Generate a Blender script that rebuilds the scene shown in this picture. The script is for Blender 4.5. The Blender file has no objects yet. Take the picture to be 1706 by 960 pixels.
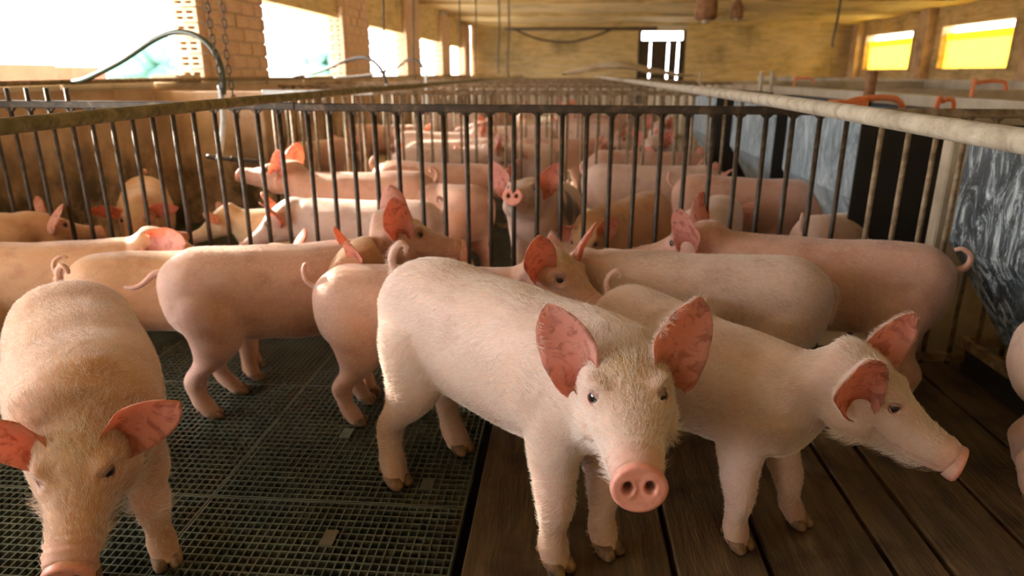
import bpy, bmesh, math, random
import numpy as np
from mathutils import Vector, Matrix

scene = bpy.context.scene
C = scene.collection

# ---------------------------------------------------------------- camera, world, light, exposure
cd = bpy.data.cameras.new('camera'); cam = bpy.data.objects.new('camera', cd); C.objects.link(cam)
cam.location = (0, 0, .95); cam.rotation_euler = (math.radians(90 - 17.43), 0, math.radians(4.4))
cd.sensor_width = 36; cd.lens = 36 * 1140 / 1706; cd.clip_start = .02; cd.clip_end = 200
cd.dof.use_dof = True; cd.dof.focus_distance = 1.25; cd.dof.aperture_fstop = 3.4
scene.camera = cam

world = bpy.data.worlds.new('world'); scene.world = world; world.use_nodes = True
wn = world.node_tree.nodes; wl = world.node_tree.links
wn['Background'].inputs['Color'].default_value = (.97, .98, 1.0, 1)
wn['Background'].inputs['Strength'].default_value = 9.0

sd = bpy.data.lights.new('sun', 'SUN'); sun = bpy.data.objects.new('sun', sd); C.objects.link(sun)
sd.energy = 20; sd.angle = math.radians(4); sd.color = (1, .90, .74)
# from the left and behind the far pens, low
sun_dir = Vector((.80, -.52, -.36)).normalized()
sun.rotation_euler = Vector((0, 0, -1)).rotation_difference(sun_dir).to_euler()
sun.location = (-6, 8, 4)

scene.view_settings.view_transform = 'Standard'; scene.view_settings.look = 'None'
scene.view_settings.exposure = 0.45; scene.view_settings.gamma = 1; scene.view_settings.use_curve_mapping = False
scene.cycles.max_bounces = 8; scene.cycles.diffuse_bounces = 4

# ---------------------------------------------------------------- materials
M = {}
def mat(name, col=(.5, .5, .5), rough=.6, metal=0, **k):
    m = bpy.data.materials.new(name); m.use_nodes = True
    b = m.node_tree.nodes['Principled BSDF']
    b.inputs['Base Color'].default_value = (*col, 1); b.inputs['Roughness'].default_value = rough; b.inputs['Metallic'].default_value = metal
    for a, v in k.items(): b.inputs[a].default_value = v
    M[name] = m
    return m, m.node_tree.nodes, m.node_tree.links, b

def noise(N, L, scale, detail=4, rough=.55, coord='Object', vec_scale=None, dist=0):
    tc = N.new('ShaderNodeTexCoord'); n = N.new('ShaderNodeTexNoise')
    n.inputs['Scale'].default_value = scale; n.inputs['Detail'].default_value = detail; n.inputs['Roughness'].default_value = rough; n.inputs['Distortion'].default_value = dist
    src = tc.outputs[coord]
    if vec_scale:
        mp = N.new('ShaderNodeMapping'); mp.inputs['Scale'].default_value = vec_scale; L.new(src, mp.inputs['Vector']); src = mp.outputs['Vector']
    L.new(src, n.inputs['Vector'])
    return n.outputs['Fac']

def ramp(N, L, fac, stops):
    r = N.new('ShaderNodeValToRGB'); e = r.color_ramp.elements
    while len(e) < len(stops): e.new(.5)
    for q, (p, c) in zip(e, stops): q.position = p; q.color = (*c, 1) if len(c) == 3 else c
    L.new(fac, r.inputs['Fac']); return r.outputs['Color']

def bump(N, L, b, fac, strength=.3, dist=.002, prev=None):
    q = N.new('ShaderNodeBump'); q.inputs['Strength'].default_value = strength; q.inputs['Distance'].default_value = dist
    L.new(fac, q.inputs['Height'])
    if prev: L.new(prev, q.inputs['Normal'])
    L.new(q.outputs['Normal'], b.inputs['Normal']); return q.outputs['Normal']

def mixc(N, L, a, b, fac, mode='MIX'):
    m = N.new('ShaderNodeMix'); m.data_type = 'RGBA'; m.blend_type = mode
    for s, i in ((fac, 0), (a, 6), (b, 7)):
        if isinstance(s, (int, float)): m.inputs[i].default_value = s
        elif isinstance(s, tuple): m.inputs[i].default_value = (*s, 1)
        else: L.new(s, m.inputs[i])
    return m.outputs[2]

# skin of the pigs: tint attribute, mottling, fine bristle relief
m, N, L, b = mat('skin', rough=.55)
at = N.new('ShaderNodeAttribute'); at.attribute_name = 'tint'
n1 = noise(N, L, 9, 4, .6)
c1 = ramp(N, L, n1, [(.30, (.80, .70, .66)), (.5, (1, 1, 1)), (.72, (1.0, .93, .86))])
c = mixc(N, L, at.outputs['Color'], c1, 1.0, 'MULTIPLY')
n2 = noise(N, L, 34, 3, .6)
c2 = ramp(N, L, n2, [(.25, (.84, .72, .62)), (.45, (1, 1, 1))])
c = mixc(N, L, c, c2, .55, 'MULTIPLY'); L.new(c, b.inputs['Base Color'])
n3 = noise(N, L, 60, 4, .7, vec_scale=(1, 3.5, 3.5), dist=.6)
n4 = noise(N, L, 260, 2, .5, vec_scale=(1, 4, 4))
p1 = bump(N, L, b, n3, .35, .004); bump(N, L, b, n4, .4, .0015, p1)
b.inputs['Subsurface Weight'].default_value = .12; b.inputs['Subsurface Radius'].default_value = (.02, .008, .005); b.inputs['Subsurface Scale'].default_value = .5
b.inputs['Sheen Weight'].default_value = .35; b.inputs['Sheen Roughness'].default_value = .4; b.inputs['Sheen Tint'].default_value = (1, .95, .9, 1)

# thin ear skin that lets light through
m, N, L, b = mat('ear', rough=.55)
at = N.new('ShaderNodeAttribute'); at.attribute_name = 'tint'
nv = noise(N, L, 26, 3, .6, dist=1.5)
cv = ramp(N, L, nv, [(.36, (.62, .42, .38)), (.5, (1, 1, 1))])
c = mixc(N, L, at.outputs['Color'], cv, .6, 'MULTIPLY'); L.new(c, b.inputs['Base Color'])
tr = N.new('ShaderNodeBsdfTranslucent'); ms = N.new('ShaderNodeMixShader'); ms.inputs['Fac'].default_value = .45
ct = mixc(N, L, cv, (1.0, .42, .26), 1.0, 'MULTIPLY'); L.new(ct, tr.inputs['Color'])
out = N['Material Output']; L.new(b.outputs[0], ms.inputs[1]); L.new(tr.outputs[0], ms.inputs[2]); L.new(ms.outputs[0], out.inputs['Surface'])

m, N, L, b = mat('snout', rough=.38)
at = N.new('ShaderNodeAttribute'); at.attribute_name = 'tint'
nv = noise(N, L, 60, 3, .6); cv = ramp(N, L, nv, [(.3, (.78, .66, .6)), (.55, (1, 1, 1))])
L.new(mixc(N, L, at.outputs['Color'], cv, .7, 'MULTIPLY'), b.inputs['Base Color'])
bump(N, L, b, noise(N, L, 320, 2), .25, .001)
b.inputs['Subsurface Weight'].default_value = .15; b.inputs['Subsurface Radius'].default_value = (.02, .006, .004)

m, N, L, b = mat('hoof', (.20, .115, .06), .6)
L.new(ramp(N, L, noise(N, L, 45), [(.3, (.06, .035, .02)), (.65, (.30, .17, .08))]), b.inputs['Base Color'])
mat('eye', (.012, .008, .006), .06, **{'Coat Weight': 1.0})
mat('lid', (.66, .40, .34), .6)
m, N, L, b = mat('fur', (.93, .84, .74), .5)
at = N.new('ShaderNodeAttribute'); at.attribute_name = 'tint'; L.new(at.outputs['Color'], b.inputs['Base Color'])
# ---------------------------------------------------------------- pigs
from mathutils import Vector, Matrix, Quaternion
from mathutils.bvhtree import BVHTree

def ring_tube(bm, pts, frames, radii, n=20, expo=2.0, caps=True):
    """loft: pts centres, frames (side,up) vectors, radii (w, up, down)"""
    rings = []
    for p, (s, u), (w, hu, hd) in zip(pts, frames, radii):
        r = []
        for k in range(n):
            a = 2 * math.pi * k / n
            c, sn = math.cos(a), math.sin(a)
            e = 2.0 / expo
            cx = math.copysign(abs(c) ** e, c); sy = math.copysign(abs(sn) ** e, sn)
            r.append(bm.verts.new(p + s * (w * cx) + u * ((hu if sn > 0 else hd) * sy)))
        rings.append(r)
    for a, b in zip(rings, rings[1:]):
        for k in range(n):
            bm.faces.new((a[k], a[(k + 1) % n], b[(k + 1) % n], b[k]))
    if caps:
        bm.faces.new(list(reversed(rings[0]))); bm.faces.new(rings[-1])
    return rings

def lerp(a, b, t): return a + (b - a) * t

def spline(rows, n):
    """Catmull-Rom resample of tuples"""
    out = []
    m = len(rows)
    for i in range(m - 1):
        p0 = rows[max(i - 1, 0)]; p1 = rows[i]; p2 = rows[i + 1]; p3 = rows[min(i + 2, m - 1)]
        for j in range(n):
            t = j / n
            out.append(tuple(0.5 * (2 * b + (c - a) * t + (2 * a - 5 * b + 4 * c - d) * t * t + (3 * b - a - 3 * c + d) * t ** 3)
                             for a, b, c, d in zip(p0, p1, p2, p3)))
    out.append(tuple(rows[-1]))
    return out

def tube_path(bm, pts, radii, n=12, caps=True):
    """round tube along 3-D points with parallel transported frame"""
    P = [Vector(p) for p in pts]
    t0 = (P[1] - P[0]).normalized()
    s = t0.orthogonal().normalized()
    fr = []
    for i in range(len(P)):
        t = (P[min(i + 1, len(P) - 1)] - P[max(i - 1, 0)]).normalized()
        s = (s - t * s.dot(t)).normalized()
        fr.append((s, t.cross(s)))
    return ring_tube(bm, P, fr, [(r, r, r) for r in radii], n, 2.0, caps)

TORSO = [  # s, centre z, half width, half height up, down
    (-.118, .400, .030, .035, .040), (-.105, .397, .062, .070, .080), (-.08, .392, .092, .100, .118), (-.03, .388, .117, .130, .150),
    (.05, .382, .126, .140, .155), (.16, .372, .128, .143, .152), (.28, .368, .131, .142, .158),
    (.39, .370, .126, .140, .150), (.48, .375, .114, .136, .135), (.54, .380, .104, .128, .118), (.585, .392, .072, .085, .062), (.60, .40, .03, .04, .03)]
HEAD = [  # t along head axis, half width, up, down, centre offset z
    (-.075, .060, .072, .080, -.004), (-.04, .074, .080, .090, .0), (.0, .081, .078, .088, .0), (.04, .079, .070, .086, .0), (.075, .069, .060, .078, -.002),
    (.11, .057, .048, .070, -.006), (.145, .047, .039, .057, -.010), (.18, .0425, .035, .048, -.012), (.208, .041, .035, .041, -.012), (.226, .038, .033, .036, -.012)]

def rotv(v, yaw, pitch):
    # x forward; yaw about z, pitch up positive
    d = Vector((math.cos(pitch) * math.cos(yaw), math.cos(pitch) * math.sin(yaw), math.sin(pitch)))
    side = Vector((-math.sin(yaw), math.cos(yaw), 0))
    up = d.cross(side)
    return d * v[0] + side * v[1] + up * v[2]

def pig_body(p):
    """p: dict pose. returns (mesh, info)"""
    g = p.get
    bend = math.radians(g('bend', 0)); hy = math.radians(g('hyaw', 0)); hp = math.radians(g('hpitch', -15))
    roll = math.radians(g('hroll', 0))
    tp = math.radians(g('tpitch', 0)); fat = g('fat', 1.0); vox = g('vox', .008)
    bm = bmesh.new()
    # spine: path of torso with horizontal bend, pitch
    rows = spline(TORSO, 3)
    pts = []; frs = []; rad = []
    pos = Vector((rows[0][0], 0, 0)); prev = rows[0][0]
    ang0 = -bend * .35
    def frame(s):
        t = min(max((s + .1) / .65, 0), 1)
        y = ang0 + bend * t
        return y
    for (s, zc, w, hu, hd) in rows:
        y = frame(s)
        step = s - prev; prev = s
        pos = pos + rotv((step, 0, 0), y, tp)
        up = rotv((0, 0, 1), y, tp)
        pts.append(pos + Vector((0, 0, .385)) + up * (zc - .385)); frs.append((rotv((0, 1, 0), y, 0), up)); rad.append((w * fat, hu, hd * (0.5 + 0.5 * fat)))
    ring_tube(bm, pts, frs, rad, 24, 2.25)
    def spt(s):
        for i in range(len(rows) - 1):
            if rows[i + 1][0] >= s: 
                t = (s - rows[i][0]) / (rows[i + 1][0] - rows[i][0]); return pts[i].lerp(pts[i + 1], t), frs[i]
        return pts[-1], frs[-1]
    # neck
    yS = frame(.55)
    a = spt(.47)[0]; fS = rotv((1, 0, 0), yS, tp)
    hb = a + rotv((.158 + g('nlen', 0), 0, .062 + g('nup', 0)), yS + hy * .32, tp * .8 + hp * .25)      # head base (skull)
    hd_ = rotv((1, 0, 0), yS + hy, hp)
    c1 = a + fS * .10; c2 = hb - hd_ * .10
    NP = 7; npts = []; nfr = []; nr = []
    for i in range(NP):
        t = i / (NP - 1)
        q = a * (1 - t) ** 3 + c1 * 3 * t * (1 - t) ** 2 + c2 * 3 * t * t * (1 - t) + hb * t ** 3
        yy = yS + hy * t; pp = tp + (hp - tp) * t
        npts.append(q); nfr.append((rotv((0, 1, 0), yy, 0), rotv((0, 0, 1), yy, pp)))
        kk = .75 if i == 0 else 1
        nr.append((lerp(.112, .076, t ** .8) * lerp(fat, 1, t) * kk, lerp(.135, .078, t ** .9) * kk, lerp(.125, .094, t) * kk))
    ring_tube(bm, npts, nfr, nr, 20, 2.1)
    # head
    Y = yS + hy
    S = rotv((0, 1, 0), Y, hp); U = rotv((0, 0, 1), Y, hp)
    if roll:
        q = Quaternion(hd_, roll); S = q @ S; U = q @ U
    def H(t, y=0, z=0): return hb + hd_ * t + S * y + U * z
    hr = spline(HEAD, 3)
    ring_tube(bm, [H(r[0], 0, r[4]) for r in hr], [(S, U)] * len(hr), [(r[1], r[2], r[3]) for r in hr], 22, 2.15)
    for sd in (-1, 1):   # jowls and brows
        bmesh.ops.create_icosphere(bm, subdivisions=3, radius=1, matrix=Matrix.Translation(H(.028, sd * .042, -.038)) @ Matrix(((hd_.x, S.x, U.x), (hd_.y, S.y, U.y), (hd_.z, S.z, U.z))).to_4x4() @ Matrix.Diagonal((.062, .044, .050, 1)))
        bmesh.ops.create_icosphere(bm, subdivisions=3, radius=1, matrix=Matrix.Translation(H(.060, sd * .046, .044)) @ Matrix(((hd_.x, S.x, U.x), (hd_.y, S.y, U.y), (hd_.z, S.z, U.z))).to_4x4() @ Matrix.Diagonal((.030, .018, .014, 1)))
        bmesh.ops.create_icosphere(bm, subdivisions=3, radius=1, matrix=Matrix.Translation(H(.150, sd * .026, -.036)) @ Matrix(((hd_.x, S.x, U.x), (hd_.y, S.y, U.y), (hd_.z, S.z, U.z))).to_4x4() @ Matrix.Diagonal((.050, .020, .018, 1)))
    # legs
    hooves = []
    lz = g('lift', {})
    for name, s, sd, kind in (('hl', .0, 1, 'h'), ('hr', .0, -1, 'h'), ('fl', .455, 1, 'f'), ('fr', .455, -1, 'f')):
        base, fr = spt(s)
        sv, uv = fr
        fx, fy = g(name, (0, 0)); fz = lz.get(name, 0)
        fwd = rotv((1, 0, 0), math.atan2(-sv.x, sv.y), 0)
        if kind == 'h':
            L = [(.01, .060, .430, .03, .02), (.016, .074, .400, .075, .045), (.022, .080, .36, .095, .058), (.03, .085, .30, .096, .060), (.036, .088, .235, .072, .046), (.020, .083, .185, .046, .034), (-.022, .080, .142, .031, .027), (-.032, .078, .115, .026, .0245), (-.024, .078, .075, .0215, .0215), (-.012, .078, .048, .025, .026), (.0, .078, .026, .0225, .0245), (.008, .078, .010, .021, .024)]
        else:
            L = [(.02, .045, .420, .03, .02), (.014, .056, .395, .065, .04), (.01, .062, .36, .082, .052), (.0, .066, .29, .073, .050), (-.006, .068, .235, .054, .040), (.0, .066, .185, .038, .033), (.008, .066, .142, .031, .029), (.008, .065, .115, .027, .026), (.004, .065, .075, .0215, .0215), (.006, .065, .048, .025, .026), (.012, .065, .026, .0225, .0245), (.018, .065, .010, .021, .024)]
        bz = base.z - .375
        P = []; F = []; R = []
        off_s = Vector((base.x, base.y, 0))
        for (lx, ly, z, rx, ry) in spline(L, 3):
            t = min(max(1 - z / .30, 0), 1)
            t = t ** 1.1
            zz = z + bz * (1 - t) if tp == 0 or kind == 'h' else z + bz
            zz += fz * t
            P.append(off_s + fwd * (lx + fx * t) + sv * (sd * ly * (fat if z > .2 else 1) + fy * t) + Vector((0, 0, zz)))
            kf = 1 + .27 * min(max((.26 - z) / .10, 0), 1); F.append((fwd, sv)); R.append((rx * kf, ry * kf, ry * kf))
        ring_tube(bm, list(P), F, R, 16, 2.0)
        hooves.append((P[-1].copy(), fwd, sv, fz if not (tp and kind == 'f') else 1))
    if g('male', 0):
        pass
    bmesh.ops.recalc_face_normals(bm, faces=bm.faces)
    me = bpy.data.meshes.new('tmp'); bm.to_mesh(me); bm.free()
    ob = bpy.data.objects.new('tmp', me); C.objects.link(ob)
    m = ob.modifiers.new('r', 'REMESH'); m.mode = 'VOXEL'; m.voxel_size = vox; m.use_smooth_shade = True
    m = ob.modifiers.new('s', 'SMOOTH'); m.factor = .5; m.iterations = max(2, int(round(7 * (.008 / vox) ** 1.5)))
    dg = bpy.context.evaluated_depsgraph_get()
    nm = bpy.data.meshes.new_from_object(ob.evaluated_get(dg))
    bpy.data.objects.remove(ob); bpy.data.meshes.remove(me)
    # ---- sculpt pass in numpy
    n = len(nm.vertices)
    co = np.empty(n * 3); nm.vertices.foreach_get('co', co); co = co.reshape(-1, 3)
    no = np.empty(n * 3); nm.vertices.foreach_get('normal', no); no = no.reshape(-1, 3)
    hbv = np.array(hb); D = np.array(hd_); Sv = np.array(S); Uv = np.array(U)
    rel = co - hbv; ht = rel @ D; hs = rel @ Sv; hu = rel @ Uv
    inh = (ht > -.02) & (np.linalg.norm(rel, axis=1) < .30)
    disp = np.zeros(n)
    ex, ey, ez = .080, .058, .030
    de = np.sqrt(((ht - ex) / 1.25) ** 2 + ((np.abs(hs) - ey) * .7) ** 2 + (hu - ez) ** 2)
    disp += inh * (-.0075 * np.exp(-(de / .013) ** 2) + .0042 * np.exp(-((de - .021) / .0065) ** 2))
    # wrinkles over the snout
    wr = np.exp(-((ht - .195) / .035) ** 2) * (hu > -.02)
    disp += inh * .0016 * wr * np.sin(ht * 2 * math.pi / .017 + np.abs(hs) * 45)
    # mouth line
    mz = -.030 - .018 * np.clip((.21 - ht) / .12, 0, 1) + .024 * np.clip((.12 - ht) / .05, 0, 1) 
    ml = np.exp(-((hu - mz) / .0035) ** 2) * (ht > .075) * (ht < .212) * inh * (np.abs(hs) > .012)
    disp -= .0045 * ml
    # skin folds on neck and shoulder, small body unevenness
    disp += .0015 * np.sin(co[:, 0] * 31 + np.sin(co[:, 2] * 23) * 1.4 + g('seed', 0)) * np.sin(co[:, 2] * 27 + co[:, 1] * 11)
    co2 = co + no * disp[:, None]
    nm.vertices.foreach_set('co', co2.ravel()); nm.update()
    # ---- colours of the skin
    seed = g('seed', 0)
    base = np.array(g('col', (.80, .56, .47)))
    col = np.tile(base, (n, 1))
    def mix(c, f):
        nonlocal col
        col = col * (1 - f[:, None]) + np.array(c) * f[:, None]
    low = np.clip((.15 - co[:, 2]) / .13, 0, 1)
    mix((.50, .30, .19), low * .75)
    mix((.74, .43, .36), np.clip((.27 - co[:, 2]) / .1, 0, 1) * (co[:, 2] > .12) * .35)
    fore = inh * np.exp(-((ht - .045) / .05) ** 2 - (hs / .045) ** 2) * np.clip(hu / .04, 0, 1)
    mix((.62, .42, .20), fore * g('dirt', .8))
    mix((.78, .42, .34), inh * np.clip((ht - .17) / .05, 0, 1) * .7)
    mix((.72, .38, .33), inh * np.exp(-(de / .022) ** 2) * .55)
    mix((.45, .24, .18), ml * .6)
    if g('spots'):
        for (sx, sy, sz, r) in g('spots'):
            dd = np.sqrt((co[:, 0] - sx) ** 2 + (co[:, 1] - sy) ** 2 + (co[:, 2] - sz) ** 2) + .02 * np.sin(co[:, 0] * 40) * np.sin(co[:, 2] * 50)
            mix((.045, .042, .045), (1 / (1 + np.exp((dd - r) / .008))))
    # to bmesh, add ears, snout disc, tail
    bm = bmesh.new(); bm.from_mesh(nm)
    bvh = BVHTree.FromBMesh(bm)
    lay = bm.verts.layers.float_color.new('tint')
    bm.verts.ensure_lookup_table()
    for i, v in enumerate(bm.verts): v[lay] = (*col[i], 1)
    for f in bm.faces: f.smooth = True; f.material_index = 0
    basec = tuple(base)
    # ears
    tips = []
    for sd, ep in ((1, g('earl', None)), (-1, g('earr', None))):
        ep = ep or dict()
        L = ep.get('len', .145) ; W = ep.get('w', .098)
        out = ep.get('out', 38); fw = ep.get('fwd', 0); up0 = 1
        # direction in head frame: out (deg from up, sideways), fwd (deg leaning forward)
        o = math.radians(out); fo = math.radians(fw)
        dl = Vector((math.sin(fo), sd * math.sin(o) * math.cos(fo), math.cos(o) * math.cos(fo)))
        face = ep.get('face', (1, .55 * sd, .0)) if 'face' not in ep else (ep['face'][0], ep['face'][1] * sd, ep['face'][2])
        M3 = Matrix(((hd_.x, S.x, U.x), (hd_.y, S.y, U.y), (hd_.z, S.z, U.z)))
        dw = (M3 @ dl).normalized(); nw = M3 @ Vector(face); nw = (nw - dw * nw.dot(dw)).normalized(); ac = dw.cross(nw)
        b0 = H(.012, sd * .072, .034)
        b0 = b0 + nw * .008 - dw * .030 - hd_ * .008; L += .022
        b0 = b0 + S * sd * ep.get('bo', 0) - U * ep.get('bo', 0) * .9 - hd_ * ep.get('bo', 0) * .4
        curl = ep.get('curl', .15)
        NU, NV = (18, 13) if vox < .01 else (10, 9)
        front = []; back = []; tips.append(b0 + dw * L)
        for iu in range(NU + 1):
            u = iu / NU
            prof = (.50 + .50 * min(u / .38, 1) ** .8 if u < .38 else max(0, 1 - ((u - .38) / .62) ** 2.1) ** .72)
            if u > .97: prof = max(prof, .05)
            hw = W / 2 * prof
            cup = lerp(2.3, .55, min(u / .45, 1) ** .7)
            bendo = curl * u * u
            cen = b0 + dw * (L * u * (1 - .25 * bendo)) + nw * (L * bendo)
            rf = []; rb = []
            for iv in range(NV + 1):
                v = -1 + 2 * iv / NV
                a_ = v * cup
                rr = hw / max(math.sin(min(cup, 1.57)), .3) if cup > .01 else hw
                x = rr * math.sin(a_); d = rr * (1 - math.cos(a_)) * .9 
                th = .0035 * (1 - abs(v) ** 3) * (1 - u * .6) + .0009
                pnt = cen + ac * x + nw * (d - .004 * (1 - u))
                nn = (nw * math.cos(a_) - ac * math.sin(a_)).normalized()
                rip = .0012 * math.sin(u * 22 + v * 7 + seed)
                vf = bm.verts.new(pnt + nn * (th + rip)); vb = bm.verts.new(pnt - nn * th)
                e = max(abs(v) ** 3, u ** 7)
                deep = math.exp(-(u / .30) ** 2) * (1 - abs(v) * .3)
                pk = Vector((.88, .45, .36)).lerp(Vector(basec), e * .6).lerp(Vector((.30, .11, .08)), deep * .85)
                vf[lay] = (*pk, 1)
                bk = Vector(basec).lerp(Vector((.80, .45, .38)), .35)
                vb[lay] = (*bk, 1)
                rf.append(vf); rb.append(vb)
            front.append(rf); back.append(rb)
        def fc(a, b, c, d, mi):
            f = bm.faces.new((a, b, c, d)); f.smooth = True; f.material_index = mi
        for i in range(NU):
            for j in range(NV):
                fc(front[i][j], front[i][j + 1], front[i + 1][j + 1], front[i + 1][j], 1)
                fc(back[i][j], back[i + 1][j], back[i + 1][j + 1], back[i][j + 1], 1)
            fc(front[i][0], front[i + 1][0], back[i + 1][0], back[i][0], 1)
            fc(front[i][NV], back[i][NV], back[i + 1][NV], front[i + 1][NV], 1)
        for j in range(NV): fc(front[NU][j], front[NU][j + 1], back[NU][j + 1], back[NU][j], 1)
    # snout disc: a rounded pad with two nostrils
    rn, rk = (14, 36) if vox < .01 else (7, 18)
    st = Vector((-.22, 0, 1)).normalized()   # disc up in head frame: leans back
    dn = Vector((1, 0, .22)).normalized()
    M3 = Matrix(((hd_.x, S.x, U.x), (hd_.y, S.y, U.y), (hd_.z, S.z, U.z)))
    dU = M3 @ st; dN = M3 @ dn; cen = H(.247, 0, -.012)
    prevr = None; cv = None
    RX, RY = .0405, .036
    ringlist = []
    for i in range(rn + 5):
        r = i / rn if i <= rn else 1.0
        ring = []
        for k in range(rk):
            a_ = 2 * math.pi * k / rk
            x = RX * r * math.cos(a_); z = RY * r * math.sin(a_) * (1.0 if math.sin(a_) > 0 else 1.06)
            x *= 1 - .10 * max(0, math.sin(a_))
            dsp = -.0030 * (1 - r * r)
            if i <= rn:
                dsp += -.005 * max(0, (r - .86) / .14) ** 2
            else:
                j = i - rn; dsp = -.005 - .0055 * j; x *= (1.0, 1.0, .985, .94, .88, .80)[j]; z *= (1.0, 1.0, .985, .94, .88, .80)[j]
            nd = math.sqrt(((abs(x) - .0155) / .0062) ** 2 + ((z - .001) / .0080) ** 2)
            if i <= rn: dsp += -.015 * math.exp(-nd ** 4 * .8) + .0014 * math.exp(-((nd - 1.6) / .5) ** 2)
            v = bm.verts.new(cen + S * x + dU * z + dN * dsp)
            dk = math.exp(-nd ** 4 * .7) if i <= rn else 0
            cc = Vector((.84, .37, .29)).lerp(Vector((.10, .035, .03)), dk).lerp(Vector(basec).lerp(Vector((.62, .30, .22)), .35), (0, .5, .8, .9, 1)[i - rn] if i > rn else 0)
            v[lay] = (*cc, 1)
            ring.append(v)
            if i == 0: break
        ringlist.append(ring)
    for i in range(len(ringlist) - 1):
        A_, B_ = ringlist[i], ringlist[i + 1]
        for k in range(rk):
            if len(A_) == 1: f = bm.faces.new((A_[0], B_[k], B_[(k + 1) % rk]))
            else: f = bm.faces.new((A_[k], B_[k], B_[(k + 1) % rk], A_[(k + 1) % rk]))
            f.smooth = True; f.material_index = 2
    # tail
    tb, tf = spt(-.105)
    tb = tb + tf[1] * .055
    bk = rotv((-1, 0, 0), frame(-.1), 0); sv = tf[0]
    tail = g('tail', 'up')
    TP = {'none': [(0, 0, 0), (.008, 0, -.015), (.012, 0, -.04)], 'up': [(0, 0, 0), (.02, 0, .02), (.03, .0, .05), (.022, .004, .075), (.008, .012, .088), (.0, .02, .080), (.006, .022, .068)],
          'out': [(0, 0, 0), (.03, 0, .0), (.06, 0, -.025), (.09, 0, -.038), (.115, .004, -.035)],
          'loop': [(0, 0, 0), (.03, 0, .0), (.048, .005, .022), (.045, .01, .05), (.022, .012, .066), (.004, .01, .060)],
          'hook': [(0, 0, 0), (.022, 0, .004), (.042, 0, .02), (.05, .002, .045), (.046, .004, .07), (.036, .006, .068), (.034, .006, .05)],
          'down': [(0, 0, 0), (.022, 0, -.005), (.034, .0, -.04), (.03, .01, -.085), (.024, .02, -.11)]}[tail]
    tpts = spline(TP, 4)
    nt = len(tpts)
    P = [tb + bk * (x - .012) + sv * y + Vector((0, 0, z)) for x, y, z in tpts]
    nv0 = len(bm.verts); nf0 = len(bm.faces)
    rr = tube_path(bm, P, [lerp(.0145, .0052, (i / (nt - 1)) ** .6) for i in range(nt)], 10)
    for r_ in rr:
        for v in r_: v[lay] = (*(Vector(basec).lerp(Vector((.74, .42, .34)), .5)), 1)
    bm.faces.ensure_lookup_table()
    for f in bm.faces[nf0:]: f.smooth = True; f.material_index = 0
    bm.to_mesh(nm); bm.free()
    # eyes from the surface
    eyes = []
    for sd in (-1, 1):
        d = -(S * sd + hd_ * .30 + U * .32).normalized(); o = H(.080, sd * .058, .030) - d * .12
        hit = bvh.ray_cast(o, d)
        if hit[0] is not None: eyes.append((hit[0] + d * .0016, (S * sd * .9 + hd_ * .72 + U * .2).normalized()))
    return nm, dict(eart=tips, eyes=eyes, hooves=hooves, H=H, S=S, U=U, D=hd_, bvh=bvh, n=n)

def hoof_mesh(h):
    P, fwd, sv, fz = h
    bm = bmesh.new()
    for sd in (-1, 1):
        pts = [P + sv * (sd * .0150) + fwd * x + Vector((0, 0, z)) for x, z in ((-.004, .016), (.004, .008), (.013, -.001), (.019, -.0085))]
        ring_tube(bm, pts, [(sv, fwd)] * 4, [(.0155, .024, .021), (.0158, .026, .022), (.0148, .022, .025), (.0125, .014, .029)], 12, 2.2)
        # dew claw
        q = P + sv * (sd * .016) - fwd * .031 + Vector((0, 0, .030))
        ring_tube(bm, [q, q + Vector((0, 0, -.008)) - fwd * .003, q + Vector((0, 0, -.018)) - fwd * .004], [(sv, fwd)] * 3, [(.005, .006, .006), (.006, .007, .007), (.002, .003, .003)], 8)
    bmesh.ops.recalc_face_normals(bm, faces=bm.faces)
    for f in bm.faces: f.smooth = True
    me = bpy.data.meshes.new('hoof'); bm.to_mesh(me); bm.free(); return me

def eye_mesh(pos, nrm):
    bm = bmesh.new()
    M = Matrix.Translation(pos) @ Vector((0, 0, 1)).rotation_difference(nrm).to_matrix().to_4x4()
    bmesh.ops.create_uvsphere(bm, u_segments=20, v_segments=12, radius=.012, matrix=M @ Matrix.Diagonal((1, 1, .9, 1)))
    for f in bm.faces: f.smooth = True
    me = bpy.data.meshes.new('eye'); bm.to_mesh(me); bm.free(); return me

def lid_mesh(pos, nrm, S, U, D):
    """upper and lower eyelid as thin almond shells round the eye"""
    bm = bmesh.new()
    a = D - nrm * D.dot(nrm); a.normalize(); b = nrm.cross(a); 
    if b.dot(U) < 0: b = -b
    for (u0, u1) in ((.60, 1.45), (-1.45, -.72)):
        g_ = []
        for i in range(13):
            t = -1 + 2 * i / 12
            row = []
            for j in range(5):
                el = lerp(u0 if u0 > 0 else u1, u1 if u0 > 0 else u0, j / 4)
                sgn = 1 if u0 > 0 else -1
                el_ = abs(el) * (1 - abs(t) ** 2.2) + .0 + (.25 * j * abs(t) ** 2)
                az = t * 1.45
                R = .0137 + .0012 * math.sin(j / 4 * math.pi)
                v = pos + (nrm * math.cos(el_) * math.cos(az) + a * math.sin(az) + b * sgn * math.sin(el_) * math.cos(az)) * R
                row.append(bm.verts.new(v))
            g_.append(row)
        for i in range(12):
            for j in range(4):
                f = bm.faces.new((g_[i][j], g_[i + 1][j], g_[i + 1][j + 1], g_[i][j + 1])); f.smooth = True
    bmesh.ops.solidify(bm, geom=bm.faces, thickness=.0012)
    me = bpy.data.meshes.new('eyelid'); bm.to_mesh(me); bm.free(); return me

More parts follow.
